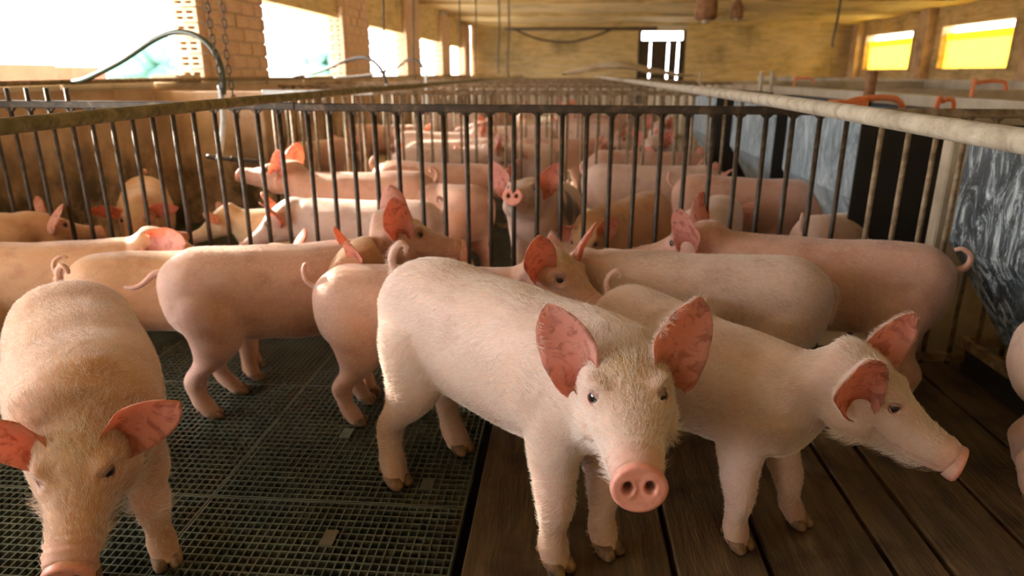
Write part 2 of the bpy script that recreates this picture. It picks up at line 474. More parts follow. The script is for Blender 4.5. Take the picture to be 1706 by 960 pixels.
def fur_curves(me, info, count, length, seed, parent, mat):
    """short bristles over the coat"""
    rng = np.random.default_rng(seed)
    nl = len(me.loops); npoly = len(me.polygons)
    me.calc_loop_triangles()
    nt = len(me.loop_triangles)
    tri = np.empty(nt * 3, dtype=np.int32); me.loop_triangles.foreach_get('vertices', tri); tri = tri.reshape(-1, 3)
    mi = np.empty(nt, dtype=np.int32); me.loop_triangles.foreach_get('polygon_index', mi)
    pm = np.empty(npoly, dtype=np.int32); me.polygons.foreach_get('material_index', pm)
    n = len(me.vertices)
    co = np.empty(n * 3); me.vertices.foreach_get('co', co); co = co.reshape(-1, 3)
    vn = np.empty(n * 3); me.vertices.foreach_get('normal', vn); vn = vn.reshape(-1, 3)
    a, b, c = co[tri[:, 0]], co[tri[:, 1]], co[tri[:, 2]]
    ar = np.linalg.norm(np.cross(b - a, c - a), axis=1) / 2
    cz = (a + b + c)[:, 2] / 3
    tn = np.empty(n * 4, dtype=np.float32); me.attributes['tint'].data.foreach_get('color', tn); tn = tn.reshape(-1, 4)
    isear = pm[mi] == 1; isdisc = pm[mi] == 2
    w = ar * np.where(isdisc, 0, 1) * np.where(isear, np.where(tn[tri[:, 0], 1] > .50, 1.6, .03), 1) * np.clip((cz - .03) / .15, .1, 1)
    H0 = np.array(info['H'](0)); D = np.array(info['D']); S = np.array(info['S']); U = np.array(info['U'])
    cen = (a + b + c) / 3; rel = cen - H0; ht = rel @ D; hu = rel @ U; hs = rel @ S
    near = np.linalg.norm(rel, axis=1) < .28
    w = w * np.where(near & (ht > -.05) & (ht < .22), 1.6, 1)
    w = w * np.where(near & (ht > .195) & ~isear, .15, 1)
    idx = rng.choice(nt, size=count, p=w / w.sum())
    r1 = np.sqrt(rng.random(count))[:, None]; r2 = rng.random(count)[:, None]
    t = tri[idx]
    p = co[t[:, 0]] * (1 - r1) + co[t[:, 1]] * (r1 * (1 - r2)) + co[t[:, 2]] * (r1 * r2)
    nn = vn[t[:, 0]] * (1 - r1) + vn[t[:, 1]] * (r1 * (1 - r2)) + vn[t[:, 2]] * (r1 * r2)
    nn /= np.linalg.norm(nn, axis=1)[:, None] + 1e-9
    # comb direction: backwards and down; on the face backwards along head
    rel = p - H0; ht = rel @ D; hu = rel @ U
    onh = ((np.linalg.norm(rel, axis=1) < .26) & (ht > -.06))[:, None]
    comb = np.where(onh, -D - U * .15, np.array([-1.0, 0, -.55]))
    comb = comb + .28 * np.stack([np.sin(p[:, 2] * 40 + p[:, 0] * 15), np.sin(p[:, 0] * 33 + p[:, 2] * 21), np.sin(p[:, 1] * 37 + p[:, 0] * 29)], 1)
    comb = comb + rng.normal(0, .30, (count, 3))
    comb = comb - nn * (comb * nn).sum(1)[:, None]
    comb /= np.linalg.norm(comb, axis=1)[:, None] + 1e-9
    L = length * (0.6 + .8 * rng.random(count))[:, None]
    L = L * np.where(pm[mi[idx]][:, None] == 1, .65, 1)
    chin = (onh[:, 0] & (ht > .03) & (hu < -.045))[:, None]
    L = L * np.where(chin, 1.9, 1)
    crown = (onh[:, 0] & (ht < .05) & (hu > .05))[:, None]
    L = L * np.where(crown, 1.35, 1)
    lift = np.where(chin, 1.0, np.where(crown, .6, .32)) + rng.normal(0, .10, (count, 1))
    K = 4
    pts = np.empty((count, K, 3))
    for k in range(K):
        s = k / (K - 1)
        pts[:, k] = p + comb * L * s * (1 - .0 * s) + nn * L * (lift * s * (1 - .45 * s)) - nn * .0004
    cu = bpy.data.hair_curves.new('fur')
    cu.add_curves([K] * count)
    cu.attributes['position'].data.foreach_set('vector', pts.reshape(-1).astype(np.float32))
    rad = np.tile(np.array([.00027, .00024, .00018, .00005]), count)
    ra = cu.attributes.get('radius') or cu.attributes.new('radius', 'FLOAT', 'POINT')
    ra.data.foreach_set('value', rad.astype(np.float32))
    fc = cu.attributes.new('tint', 'FLOAT_COLOR', 'CURVE'); rc = tn[t[:, 0]].copy(); rc[:, :3] = rc[:, :3] * .35 + np.array([.97, .90, .82]) * .65
    fc.data.foreach_set('color', rc.ravel().astype(np.float32))
    cu.materials.append(mat)
    o = bpy.data.objects.new('fur', cu); C.objects.link(o); o.parent = parent; o['kind'] = 'stuff'
    return o

def make_pig(p, loc, rz, scale=1.0, label='', group='pigs in the near pen', fur=0, furlen=.011):
    me, info = pig_body(p)
    root = bpy.data.objects.new('pig', None); C.objects.link(root)
    root.location = loc; root.rotation_euler = (0, 0, math.radians(rz)); root.scale = (scale,) * 3
    root['label'] = label; root['category'] = 'pig'; root['group'] = group
    me.name = 'pig_body'
    for m in (M['skin'], M['ear'], M['snout']): me.materials.append(m)
    me.polygons.foreach_set  # keep indices
    o = bpy.data.objects.new('body', me); C.objects.link(o); o.parent = root
    for h in info['hooves']:
        hm = hoof_mesh(h); hm.materials.append(M['hoof']); q = bpy.data.objects.new('hoof', hm); C.objects.link(q); q.parent = root
    for (e, nr) in info['eyes']:
        em = eye_mesh(e, nr); em.materials.append(M['eye']); q = bpy.data.objects.new('eye', em); C.objects.link(q); q.parent = root
        if p.get('vox', .008) < .01:
            lm = lid_mesh(e, nr, info['S'], info['U'], info['D']); lm.materials.append(M['lid']); l = bpy.data.objects.new('eyelid', lm); C.objects.link(l); l.parent = q
    if fur: fur_curves(me, info, fur, furlen, p.get('seed', 0) + 7, root, M['fur'])
    return root
# ---------------------------------------------------------------- building materials
def texmat(name, stops, scale, rough=.8, vs=None, detail=6, bs=.3, bd=.004, bscale=None, dist=.4, metal=0, dirt=None):
    m, N, L, b = mat(name, rough=rough, metal=metal)
    c = ramp(N, L, noise(N, L, scale, detail, .65, vec_scale=vs, dist=dist, coord='Object'), stops)
    if dirt:
        col, lo, hi, sc = dirt
        d = ramp(N, L, noise(N, L, sc, 5, .6), [(lo, (0, 0, 0)), (hi, (1, 1, 1))])
        c = mixc(N, L, c, col, d)
    L.new(c, b.inputs['Base Color'])
    bump(N, L, b, noise(N, L, bscale or scale * 3, 5, .65, vec_scale=vs), bs, bd)
    return m
texmat('plaster', [(.3, (.42, .25, .14)), (.5, (.62, .42, .26)), (.7, (.74, .55, .38))], 3, bs=.4, dirt=((.16, .11, .06), .52, .72, 1.3))
m = M['plaster']; N = m.node_tree.nodes; L = m.node_tree.links; b = N['Principled BSDF']      # muck splashed along the foot of the walls
src = b.inputs['Base Color'].links[0].from_socket
tc = N.new('ShaderNodeTexCoord'); sp = N.new('ShaderNodeSeparateXYZ'); L.new(tc.outputs['Object'], sp.inputs[0])
mr = N.new('ShaderNodeMapRange'); mr.inputs[1].default_value = .75; mr.inputs[2].default_value = .25; L.new(sp.outputs[2], mr.inputs[0])
mm = N.new('ShaderNodeMath'); mm.operation = 'MULTIPLY'; L.new(mr.outputs[0], mm.inputs[0]); L.new(ramp(N, L, noise(N, L, 2.6, 6, .7), [(.38, (0, 0, 0)), (.58, (1, 1, 1))]), mm.inputs[1])
L.new(mixc(N, L, src, (.07, .05, .028), mm.outputs[0]), b.inputs['Base Color'])
texmat('brick', [(.3, (.62, .34, .20)), (.6, (.80, .58, .42)), (.8, (.85, .72, .58))], 6, bs=.5, bscale=30)
texmat('mortar', [(.3, (.50, .42, .34)), (.7, (.70, .60, .50))], 8)
texmat('concrete', [(.3, (.42, .33, .22)), (.6, (.62, .52, .38)), (.8, (.72, .64, .50))], 3, bs=.4, dirt=((.2, .15, .09), .55, .8, 2))
texmat('board', [(.3, (.42, .29, .12)), (.5, (.68, .50, .24)), (.72, (.80, .64, .36))], 2.2, vs=(1, 1, 8), bs=.3, dirt=((.22, .17, .07), .5, .75, 1.1))
texmat('ceiling', [(.3, (.50, .34, .17)), (.5, (.74, .56, .31)), (.72, (.84, .68, .42))], 1.6, vs=(.6, 3, 1), bs=.4, bd=.02, bscale=4, dirt=((.26, .19, .10), .52, .75, .8))
texmat('plank', [(.25, (.035, .022, .010)), (.45, (.10, .064, .030)), (.6, (.16, .105, .052)), (.8, (.24, .165, .09))], 3.2, vs=(9, 1, 3), rough=.5, bs=.9, bd=.005, bscale=14, dirt=((.045, .026, .012), .5, .68, 6))
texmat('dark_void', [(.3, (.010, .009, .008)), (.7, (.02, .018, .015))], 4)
texmat('grate', [(.3, (.05, .060, .042)), (.55, (.09, .105, .075)), (.8, (.15, .155, .10))], 7, rough=.42, bs=.3, bd=.001, bscale=60, dirt=((.11, .075, .035), .5, .72, 3))
texmat('iron', [(.3, (.025, .018, .012)), (.55, (.065, .045, .03)), (.78, (.22, .15, .09))], 22, rough=.5, metal=.35, bs=.5, bd=.001, bscale=90)
texmat('iron_worn', [(.3, (.10, .065, .035)), (.5, (.26, .18, .10)), (.75, (.48, .38, .26))], 25, rough=.6, metal=.2, bs=.6, bd=.001, bscale=90)
texmat('mossy_pipe', [(.3, (.07, .055, .02)), (.5, (.19, .15, .06)), (.7, (.34, .27, .14))], 24, rough=.8, bs=1, bd=.004, bscale=90)
texmat('dusty_pipe', [(.3, (.30, .24, .17)), (.5, (.46, .39, .29)), (.75, (.60, .53, .42))], 22, rough=.95, bs=.7, bd=.002, bscale=160)
texmat('galvanised', [(.3, (.42, .44, .44)), (.6, (.62, .64, .63))], 30, rough=.4, metal=.6)
texmat('rust', [(.3, (.16, .06, .025)), (.6, (.36, .17, .07))], 18, rough=.8)
texmat('orange', [(.3, (.75, .16, .05)), (.6, (.90, .30, .12))], 12, rough=.5)
texmat('tarp', [(.3, (.70, .58, .42)), (.6, (.90, .80, .62))], 5, rough=.8, bs=.5)
mat('hose', (.06, .075, .035), .45); mat('blue_hose', (.16, .34, .36), .4); mat('cable', (.08, .055, .035), .6)
texmat('ground', [(.3, (.55, .55, .42)), (.7, (.82, .80, .70))], 2)
texmat('leaves', [(.3, (.05, .15, .13)), (.7, (.12, .24, .18))], 3)
texmat('far_roof', [(.3, (.20, .04, .012)), (.7, (.28, .07, .025))], 3)
# feeder: dark polymer with pale streaks of dried meal
m, N, L, b = mat('feeder', rough=.38)
n = noise(N, L, 16, 8, .8, vec_scale=(1, 1, .42), dist=1.8)
L.new(ramp(N, L, n, [(.40, (.022, .030, .034)), (.50, (.07, .09, .10)), (.58, (.36, .42, .44)), (.7, (.75, .78, .78))]), b.inputs['Base Color'])
bump(N, L, b, n, .3, .003)
m, N, L, b = mat('feeder_pale', rough=.38)
n = noise(N, L, 7, 7, .75, vec_scale=(1, 1, .5), dist=1.2)
L.new(ramp(N, L, n, [(.36, (.06, .09, .10)), (.48, (.24, .32, .36)), (.60, (.42, .52, .57)), (.72, (.72, .78, .80))]), b.inputs['Base Color'])
mat('feeder_dark', (.018, .017, .015), .5)
# yellow curtain lets daylight through
m, N, L, b = mat('curtain', (.95, .70, .05), .7)
tr = N.new('ShaderNodeBsdfTranslucent'); tr.inputs['Color'].default_value = (1.0, .80, .10, 1)
ms = N.new('ShaderNodeMixShader'); ms.inputs['Fac'].default_value = .7
L.new(b.outputs[0], ms.inputs[1]); L.new(tr.outputs[0], ms.inputs[2]); L.new(ms.outputs[0], N['Material Output'].inputs['Surface'])

# ---------------------------------------------------------------- small builders
def box_bm(bm, c, s, rz=0):
    r = bmesh.ops.create_cube(bm, size=1, matrix=Matrix.Translation(c) @ Matrix.Rotation(rz, 4, 'Z') @ Matrix.Diagonal((*s, 1)))
    return r['verts']
def boxes(lst):
    bm = bmesh.new()
    for x0, x1, y0, y1, z0, z1 in lst: box_bm(bm, ((x0 + x1) / 2, (y0 + y1) / 2, (z0 + z1) / 2), (abs(x1 - x0), abs(y1 - y0), abs(z1 - z0)))
    return bm
def mk(name, bm, m, parent=None, smooth=False, bevel=0, loc=None, rz=0):
    if bevel: bmesh.ops.bevel(bm, geom=list(bm.edges), offset=bevel, segments=1, affect='EDGES')
    if isinstance(bm, bmesh.types.BMesh):
        me = bpy.data.meshes.new(name)
        if smooth:
            for f in bm.faces: f.smooth = True
        bm.to_mesh(me); bm.free(); me.materials.append(M[m])
    else: me = bm
    o = bpy.data.objects.new(name, me); C.objects.link(o)
    if parent: o.parent = parent
    if loc is not None: o.location = loc
    o.rotation_euler.z = rz
    return o
def struct(name, bm, m, parent=None, **k):
    o = mk(name, bm, m, parent, **k)
    if not parent: o['kind'] = 'structure'
    return o
def thing(name, label, cat, loc=(0, 0, 0), rz=0, group=None):
    o = bpy.data.objects.new(name, None); C.objects.link(o); o.location = loc; o.rotation_euler.z = rz
    o['label'] = label; o['category'] = cat
    if group: o['group'] = group
    return o
def tag(o, label, cat, group=None):
    o['label'] = label; o['category'] = cat
    if group: o['group'] = group
    return o
def tube(pts, r, n=10, sub=6):
    bm = bmesh.new(); P = spline([tuple(p) for p in pts], sub) if len(pts) > 2 else pts
    rr = [r] * len(P) if not callable(r) else [r(i / (len(P) - 1)) for i in range(len(P))]
    tube_path(bm, P, rr, n); return bm

# ---------------------------------------------------------------- floor: pit, slatted grates, planks
CL, CR, Y1 = -2.6, 7.35, 19.4       # inner faces of left and right wall, far wall
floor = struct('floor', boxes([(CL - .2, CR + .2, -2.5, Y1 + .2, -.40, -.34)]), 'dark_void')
NXc, NYc, PW, PL = 33, 27, .6, .6
def grate_mesh():
    bm = bmesh.new()
    fw = .005
    for i in range(NXc + 1):
        x = i * PW / NXc; w = .0058 if i in (0, NXc) else .0046
        x = min(max(x, w / 2 + .0006), PW - w / 2 - .0006)
        v = box_bm(bm, (x, PL / 2, -.010), (w, PL - .0012, .020))
        for q in v:
            if q.co.z > -.001: q.co.x += (.0011 if q.co.x < x else -.0011)
    for j in range(NYc + 1):
        y = j * PL / NYc; w = .0062 if j in (0, NYc) else .0052
        y = min(max(y, w / 2 + .0006), PL - w / 2 - .0006)
        v = box_bm(bm, (PW / 2, y, -.0104), (PW - .0012, w, .0205))
        for q in v:
            if q.co.z > -.001: q.co.y += (.0012 if q.co.y < y else -.0012)
    me = bpy.data.meshes.new('grate_panel'); bm.to_mesh(me); bm.free(); me.materials.append(M['grate']); return me
gm = grate_mesh(); rnd = random.Random(4)
for i in range(4):
    for j in range(-1, 10):
        mk('grate_panel', gm, None, floor, loc=(-.21 - PW * (i + 1), .735 + PL * j, rnd.uniform(-.002, 0)))
for (x, y, w, h) in ((-.5, 1.18, .028, .05), (-1.13, 1.40, .03, .03), (-.60, 1.62, .03, .05), (-.33, 1.40, .03, .045)):
    mk('filler_plate', boxes([(x, x + w, y, y + h, -.012, .0012)]), 'grate', floor)
edges = [-.195, .018, .238, .43, .68, .793, .985, 1.20, 1.40, 1.62]
for a, b_ in zip(edges, edges[1:]):
    z = rnd.uniform(-.006, 0)
    mk('plank', boxes([(a + .006, b_ - .006, -.3, 2.30, z - .05, z)]), 'plank', floor, bevel=.004)
for k, yy in enumerate(np.arange(2.33, 18, 1.85)):
    for i in range(6):
        x = -.195 + i * .34
        mk('concrete_slat', boxes([(x + .008, x + .332, yy, yy + 1.83, -.08, -.004)]), 'concrete', floor)
struct('trim_1', boxes([(1.85, CR, -2.5, Y1, -.10, 0)]), 'concrete')
struct('trim_2', boxes([(CL, -.21, 6.75, Y1, -.10, -.002)]), 'concrete')

# ---------------------------------------------------------------- left wall with brick pillars, open windows between
wl_ = struct('wall_left', boxes([(CL - .18, CL, -2.5, -.5, -.34, .86), (CL - .18, CL, 1.67, Y1 + .2, -.34, .86)]), 'plaster')  # unseen gap beside the camera, opened up to let in key light
cap = []
bm = bmesh.new(); rnd = random.Random(2)
for k in range(26):       # uneven coping stones on the parapet
    y = -2.4 + k * .84
    if -1.4 < y < 1.6: continue
    mk('coping_slab', boxes([(CL - .20, CL + rnd.uniform(.0, .03), y, y + .82, .86, .89 + rnd.uniform(0, .018))]), 'concrete', wl_, bevel=.006)
bm.free()
bk = boxes([(-.5, .5, -.5, .5, -.5, .5)]); bmesh.ops.bevel(bk, geom=list(bk.edges), offset=.04, segments=1, affect='EDGES')
bme = bpy.data.meshes.new('brick'); bk.to_mesh(bme); bk.free(); bme.materials.append(M['brick'])
ZT = 2.24
def hollow_brick():
    # end face towards -Y with six round holes
    bm = bmesh.new(); h, w, d = .094, .176, .10
    for (x0, x1) in ((-w / 2, -w / 2 + .026), (-.012, .012), (w / 2 - .026, w / 2)):
        box_bm(bm, ((x0 + x1) / 2, 0, 0), (x1 - x0, d, h))
    for z in (-h / 2 + .009, 0, h / 2 - .009):
        box_bm(bm, (0, 0, z), (w, d - .002, .018))
    me = bpy.data.meshes.new('hollow_brick'); bm.to_mesh(me); bm.free(); me.materials.append(M['brick']); return me
hb_me = hollow_brick()
for k in range(-2, 5):
    ya = 4.97 + 3.3 * k
    p_ = struct('wall_pillar', boxes([(CL - .17, CL - .01, ya + .11, ya + 1.12, .88, ZT)]), 'mortar')
    for r in range(12):
        z = .93 + r * .103
        if z + .05 > ZT: break
        if k in (0, 1, 2):
            mk('hollow_brick', hb_me, None, p_, loc=(CL - .09, ya + .05, z))
            off = .12 if r % 2 else 0
            y = ya + .11
            while y < ya + 1.12:
                ln = min(.235 if (y > ya + .12 or not r % 2) else .115, ya + 1.13 - y)
                if ln > .03:
                    o = mk('brick', bme, None, p_, loc=(CL - .045 + rnd.uniform(-.003, .003), y + ln / 2, z)); o.scale = (.10, ln - .008, .095)
                y += .24 if ln > .2 else ln + .005
        else:
            o = mk('brick', bme, None, p_, loc=(CL - .085, ya + .56, z)); o.scale = (.19, 1.13, .095)
struct('trim_3', boxes([(CL - .20, CL - .06, -2.5, Y1, 1.56, ZT)]), 'board')
struct('trim_4', boxes([(CL - 1.1, CL - .2, -2.5, Y1, 1.80, 1.85)]), 'board')

# ---------------------------------------------------------------- right wall with curtained windows
wr = []
wins = [(16.1, 18.6), (12.6, 15.0), (9.1, 11.4), (5.6, 7.9), (2.1, 4.4), (-1.4, .9)]
wr.append((CR, CR + .2, -2.5, Y1, -.34, 1.02))
wr.append((CR, CR + .2, -2.5, Y1, 1.82, ZT))
ys = [-2.5] + sorted(sum([list(w) for w in wins], [])) + [Y1]
for a, b_ in zip(ys[::2], ys[1::2]): wr.append((CR, CR + .2, a, b_, 1.02, 1.82))
w_r = struct('wall_right', boxes(wr), 'board')
for i, (a, b_) in enumerate(wins):
    st = struct('window_%d' % (i + 1), boxes([(CR - .02, CR + .22, a, a + .06, 1.02, 1.82), (CR - .02, CR + .22, b_ - .06, b_, 1.02, 1.82), (CR - .04, CR + .22, a, b_, 1.0, 1.04)]), 'plaster')
    bm = bmesh.new(); n = 40
    r = [[bm.verts.new((CR + .12 + .012 * math.sin(q * .9), a + .06 + (b_ - a - .12) * q / n, z)) for q in range(n + 1)] for z in (1.04, 1.25, 1.45, 1.58)]
    for u in range(3):
        for q in range(n): bm.faces.new((r[u][q], r[u][q + 1], r[u + 1][q + 1], r[u + 1][q]))
    bmesh.ops.solidify(bm, geom=bm.faces, thickness=.002)
    mk('curtain', bm, 'curtain', st)
    mk('curtain_fold', boxes([(CR + .09, CR + .10, a + .06, b_ - .06, 1.56, 1.70)]), 'curtain', st)
for y in (4.9, 8.5, 12.0, 15.5, 18.95):
    struct('wall_post', boxes([(CR - .18, CR, y - .25, y + .12, 0, ZT)]), 'plaster')

# ---------------------------------------------------------------- far wall of horizontal boards, door opening
DX0, DX1 = 1.87, 3.08
wf = struct('wall_back', boxes([(CL, DX0, Y1, Y1 + .12, 0, ZT), (DX1, CR, Y1, Y1 + .12, 0, ZT), (DX0, DX1, Y1, Y1 + .12, 2.0, ZT)]), 'mortar')
rnd = random.Random(9)
for r in range(7):
    z = .72 + r * .215
    for (a, b_) in ((CL, DX0 - .02), (DX1 + .02, CR)):
        x = a
        while x < b_ - .1:
            ln = min(rnd.uniform(1.6, 2.4), b_ - x)
            mk('wall_board', boxes([(x, x + ln - .015, Y1 - .03 - rnd.uniform(0, .012), Y1, z, z + .205)]), 'board', wf)
            x += ln
d = struct('door_1', boxes([(DX0, DX1, Y1 - .04, Y1 + .1, 1.72, 1.78), (DX0, DX0 + .07, Y1 - .04, Y1 + .1, 0, 2.02), (DX1 - .07, DX1, Y1 - .04, Y1 + .1, 0, 2.02)]), 'iron')
for (a, b_) in ((1.94, 2.16), (2.20, 2.62), (2.67, 2.88), (2.93, 3.01)):
    mk('door_board', boxes([(a, b_, Y1, Y1 + .03, 0, 1.72)]), 'iron', d)

# ---------------------------------------------------------------- ceiling of wide sagging panels over beams
struct('wall_light_sill', boxes([(CL - .18, CL, -.5, 1.67, -.34, .42)]), 'plaster')  # unseen sill added below the key-light gap to keep the floor darker
cl = struct('ceiling', boxes([(CL - .3, CR + .3, -2.5, Y1 + .3, 2.24, 2.30)]), 'ceiling')
rnd = random.Random(5)
for j in range(15):
    y0 = -2.4 + j * 1.46
    for i in range(5):
        x0 = CL - .1 + i * 2.1
        bm = bmesh.new(); n = 8
        s = rnd.uniform(.02, .06); t = rnd.uniform(-.015, .015)
        g_ = [[bm.verts.new((x0 + 2.09 * u / n, y0 + 1.45 * v / n, 2.19 - s * math.sin(math.pi * u / n) * math.sin(math.pi * v / n) + t + .006 * math.sin(v * 2.4 + i))) for v in range(n + 1)] for u in range(n + 1)]
        for u in range(n):
            for v in range(n): bm.faces.new((g_[u][v], g_[u][v + 1], g_[u + 1][v + 1], g_[u + 1][v]))
        mk('ceiling_panel', bm, 'ceiling', cl, smooth=True)
for j in range(7):
    y = 1.2 + j * 2.92
    mk('ceiling_beam', boxes([(CL - .1, CR, y - .035, y + .035, 2.11, 2.18)]), 'board', cl)
struct('wall_front', boxes([(CL, CR, -2.6, -2.5, -.34, ZT)]), 'board')  # unseen wall behind the camera, closed to cut flat frontal light

# ---------------------------------------------------------------- outside
struct('ground', boxes([(-60, CL - .18, -30, 60, -.5, -.36), (CR + .2, 60, -30, 60, -.5, -.36), (CL - .18, CR + .2, Y1 + .2, 60, -.5, -.36)]), 'ground')
rnd = random.Random(12)
for k, (x, y, s) in enumerate(((-10.1, 16.5, 1.25), (-6.75, 20, 1.25))):
    bm = bmesh.new()
    t = thing('tree', ['teal green round tree outside the large left opening', 'teal green tree outside the second opening'][k], 'tree', (x, y, -.4))
    for q in range(26):
        a = rnd.uniform(0, 6.28); r = rnd.uniform(0, s * .5); z = s * rnd.uniform(.7, 1.5)
        bmesh.ops.create_icosphere(bm, subdivisions=2, radius=s * rnd.uniform(.12, .3), matrix=Matrix.Translation((r * math.cos(a), r * math.sin(a), z)))
    for v in bm.verts: v.co += Vector([rnd.uniform(-.06, .06) for _ in range(3)])
    mk('foliage', bm, 'leaves', t); mk('trunk', tube([(0, 0, 0), (.03, 0, s * .5), (0, .03, s)], .09), 'rust', t)
t = thing('outbuilding', 'low building with orange roof outside the left windows', 'building', (-8.3, 9.4, -.4))
mk('wall', boxes([(-.8, .2, -1.6, 1.2, 0, 1.25)]), 'far_roof', t)
mk('roof', boxes([(-.9, .3, -1.7, 1.3, 1.25, 1.48)]), 'far_roof', t)
mk('chimney', boxes([(-.4, -.1, 2.2, 3.1, 0, 1.46)]), 'far_roof', t)

# ---------------------------------------------------------------- pen fences
barm = {}
def bar_mesh(h, r, key):
    if (key, h, r) in barm: return barm[(key, h, r)]
    bm = bmesh.new(); bmesh.ops.create_cone(bm, segments=10, radius1=r, radius2=r, depth=h, cap_ends=True, matrix=Matrix.Translation((0, 0, h / 2)))
    for f in bm.faces: f.smooth = len(f.verts) == 4
    me = bpy.data.meshes.new('bar'); bm.to_mesh(me); bm.free(); me.materials.append(M[key]); barm[(key, h, r)] = me; return me
def fence(x0, y0, x1, y1, label, h=.85, sp=.08, key='iron', tall=(), rail=.026, posts=None, rail_key=None):
    L_ = math.hypot(x1 - x0, y1 - y0); a = math.atan2(y1 - y0, x1 - x0)
    t = thing('pen_fence', label, 'fence', (x0, y0, 0), a, 'railing fences across the pens')
    mk('top_rail', boxes([(0, L_, -.011, .011, h - rail, h)]), rail_key or key, t, bevel=.003)
    mk('bottom_rail', boxes([(0, L_, -.010, .010, .035, .06)]), key, t)
    n = int(L_ / sp)
    for i in range(n):
        x = sp * (i + .5)
        hh = h + .045 if i in tall else h - rail + .004
        mk('bar', bar_mesh(round(hh - .02, 3), .0082, key), None, t, loc=(x, 0, .02))
    # little weld gussets under the top rail at each bar
    bm = bmesh.new()
    for i in range(n):
        x = sp * (i + .5)
        for sd in (-1, 1):
            v = [bm.verts.new(q) for q in ((x, -.006, h - rail), (x + sd * .020, -.006, h - rail), (x, -.006, h - rail - .018), (x, .006, h - rail), (x + sd * .020, .006, h - rail), (x, .006, h - rail - .018))]
            for f in ((0, 1, 2), (3, 5, 4), (0, 3, 4, 1), (1, 4, 5, 2)): bm.faces.new([v[q] for q in f])
    g_ = mk('weld_gussets', bm, key, t); g_['kind'] = 'stuff'
    for x in posts or (): mk('post', boxes([(x - .014, x + .014, -.014, .014, 0, h)]), key, t)
    return t
fence(-2.55, 2.475, -.93, 2.37, 'dark iron railing nearest the camera at left, four bar tips poking above its rail', tall=(6, 7, 8, 9), h=.855)
fence(-.93, 2.37, .93, 2.24, 'dark iron railing nearest the camera in the middle, between the mossy and dusty pipes', h=.852)
fence(.93, 2.24, 2.15, 2.16, 'rust speckled iron railing nearest the camera at right, beside the big feeder', key='iron_worn', h=.848)
lab = ['second cross railing, behind the black-spotted pig', 'third cross railing, halfway down the barn', 'fourth cross railing behind the pale far pigs', 'fifth cross railing, thin in the distance', 'sixth cross railing, close under the far wall', 'last cross railing before the boarded back wall']
for k in range(6):
    y = 4.15 + 1.85 * k * (1 + .05 * k)
    fence(-1.75 if k == 0 else -2.55, y + .05, 1.1 if k < 2 else 1.85, y - .05, lab[k], h=.855, sp=.09 if k < 3 else .12, key='iron_worn')
fence(-1.56, 3.55, -.98, 3.55, 'short pale galvanised railing stub behind the drinking pig', h=.87, sp=.095, key='iron_worn', rail_key='galvanised')

# long pipes lying on the fences
tag(mk('feed_pipe', tube([(-.86, -.2, .862), (-.89, 1.1, .870), (-.925, 2.38, .874), (-.93, 5, .876), (-.93, 9, .88), (-.93, 15, .885)], .0135, 14), 'mossy_pipe', smooth=True), 'long mossy brown pipe resting on the railings, left side', 'pipe')
tag(mk('feed_pipe', tube([(.66, .2, .852), (.645, 1.0, .858), (.60, 2.27, .874), (.60, 5, .876), (.60, 9, .88), (.60, 15, .885)], .0185, 16), 'dusty_pipe', smooth=True), 'long pale dust-coated pipe resting on the railings, right side', 'pipe')
# pen walls at right
struct('wall_partition', boxes([(1.24, 1.95, 2.34, 2.40, 0, .83)]), 'concrete', bevel=.006)
struct('wall_divider', boxes([(1.87, 1.95, 2.4, 17, 0, .84)]), 'concrete')
struct('wall_low', boxes([(4.4, 4.5, 2.0, 17, 0, .88), (1.95, 4.4, 5.2, 5.3, 0, .84), (1.95, 7.6, 9.2, 9.3, 0, .86), (4.5, 7.6, 4.8, 4.9, 0, .84)]), 'concrete')
struct('wall_pen_left', boxes([(-2.6, -1.9, 4.3, 4.38, 0, .84)]), 'plaster')

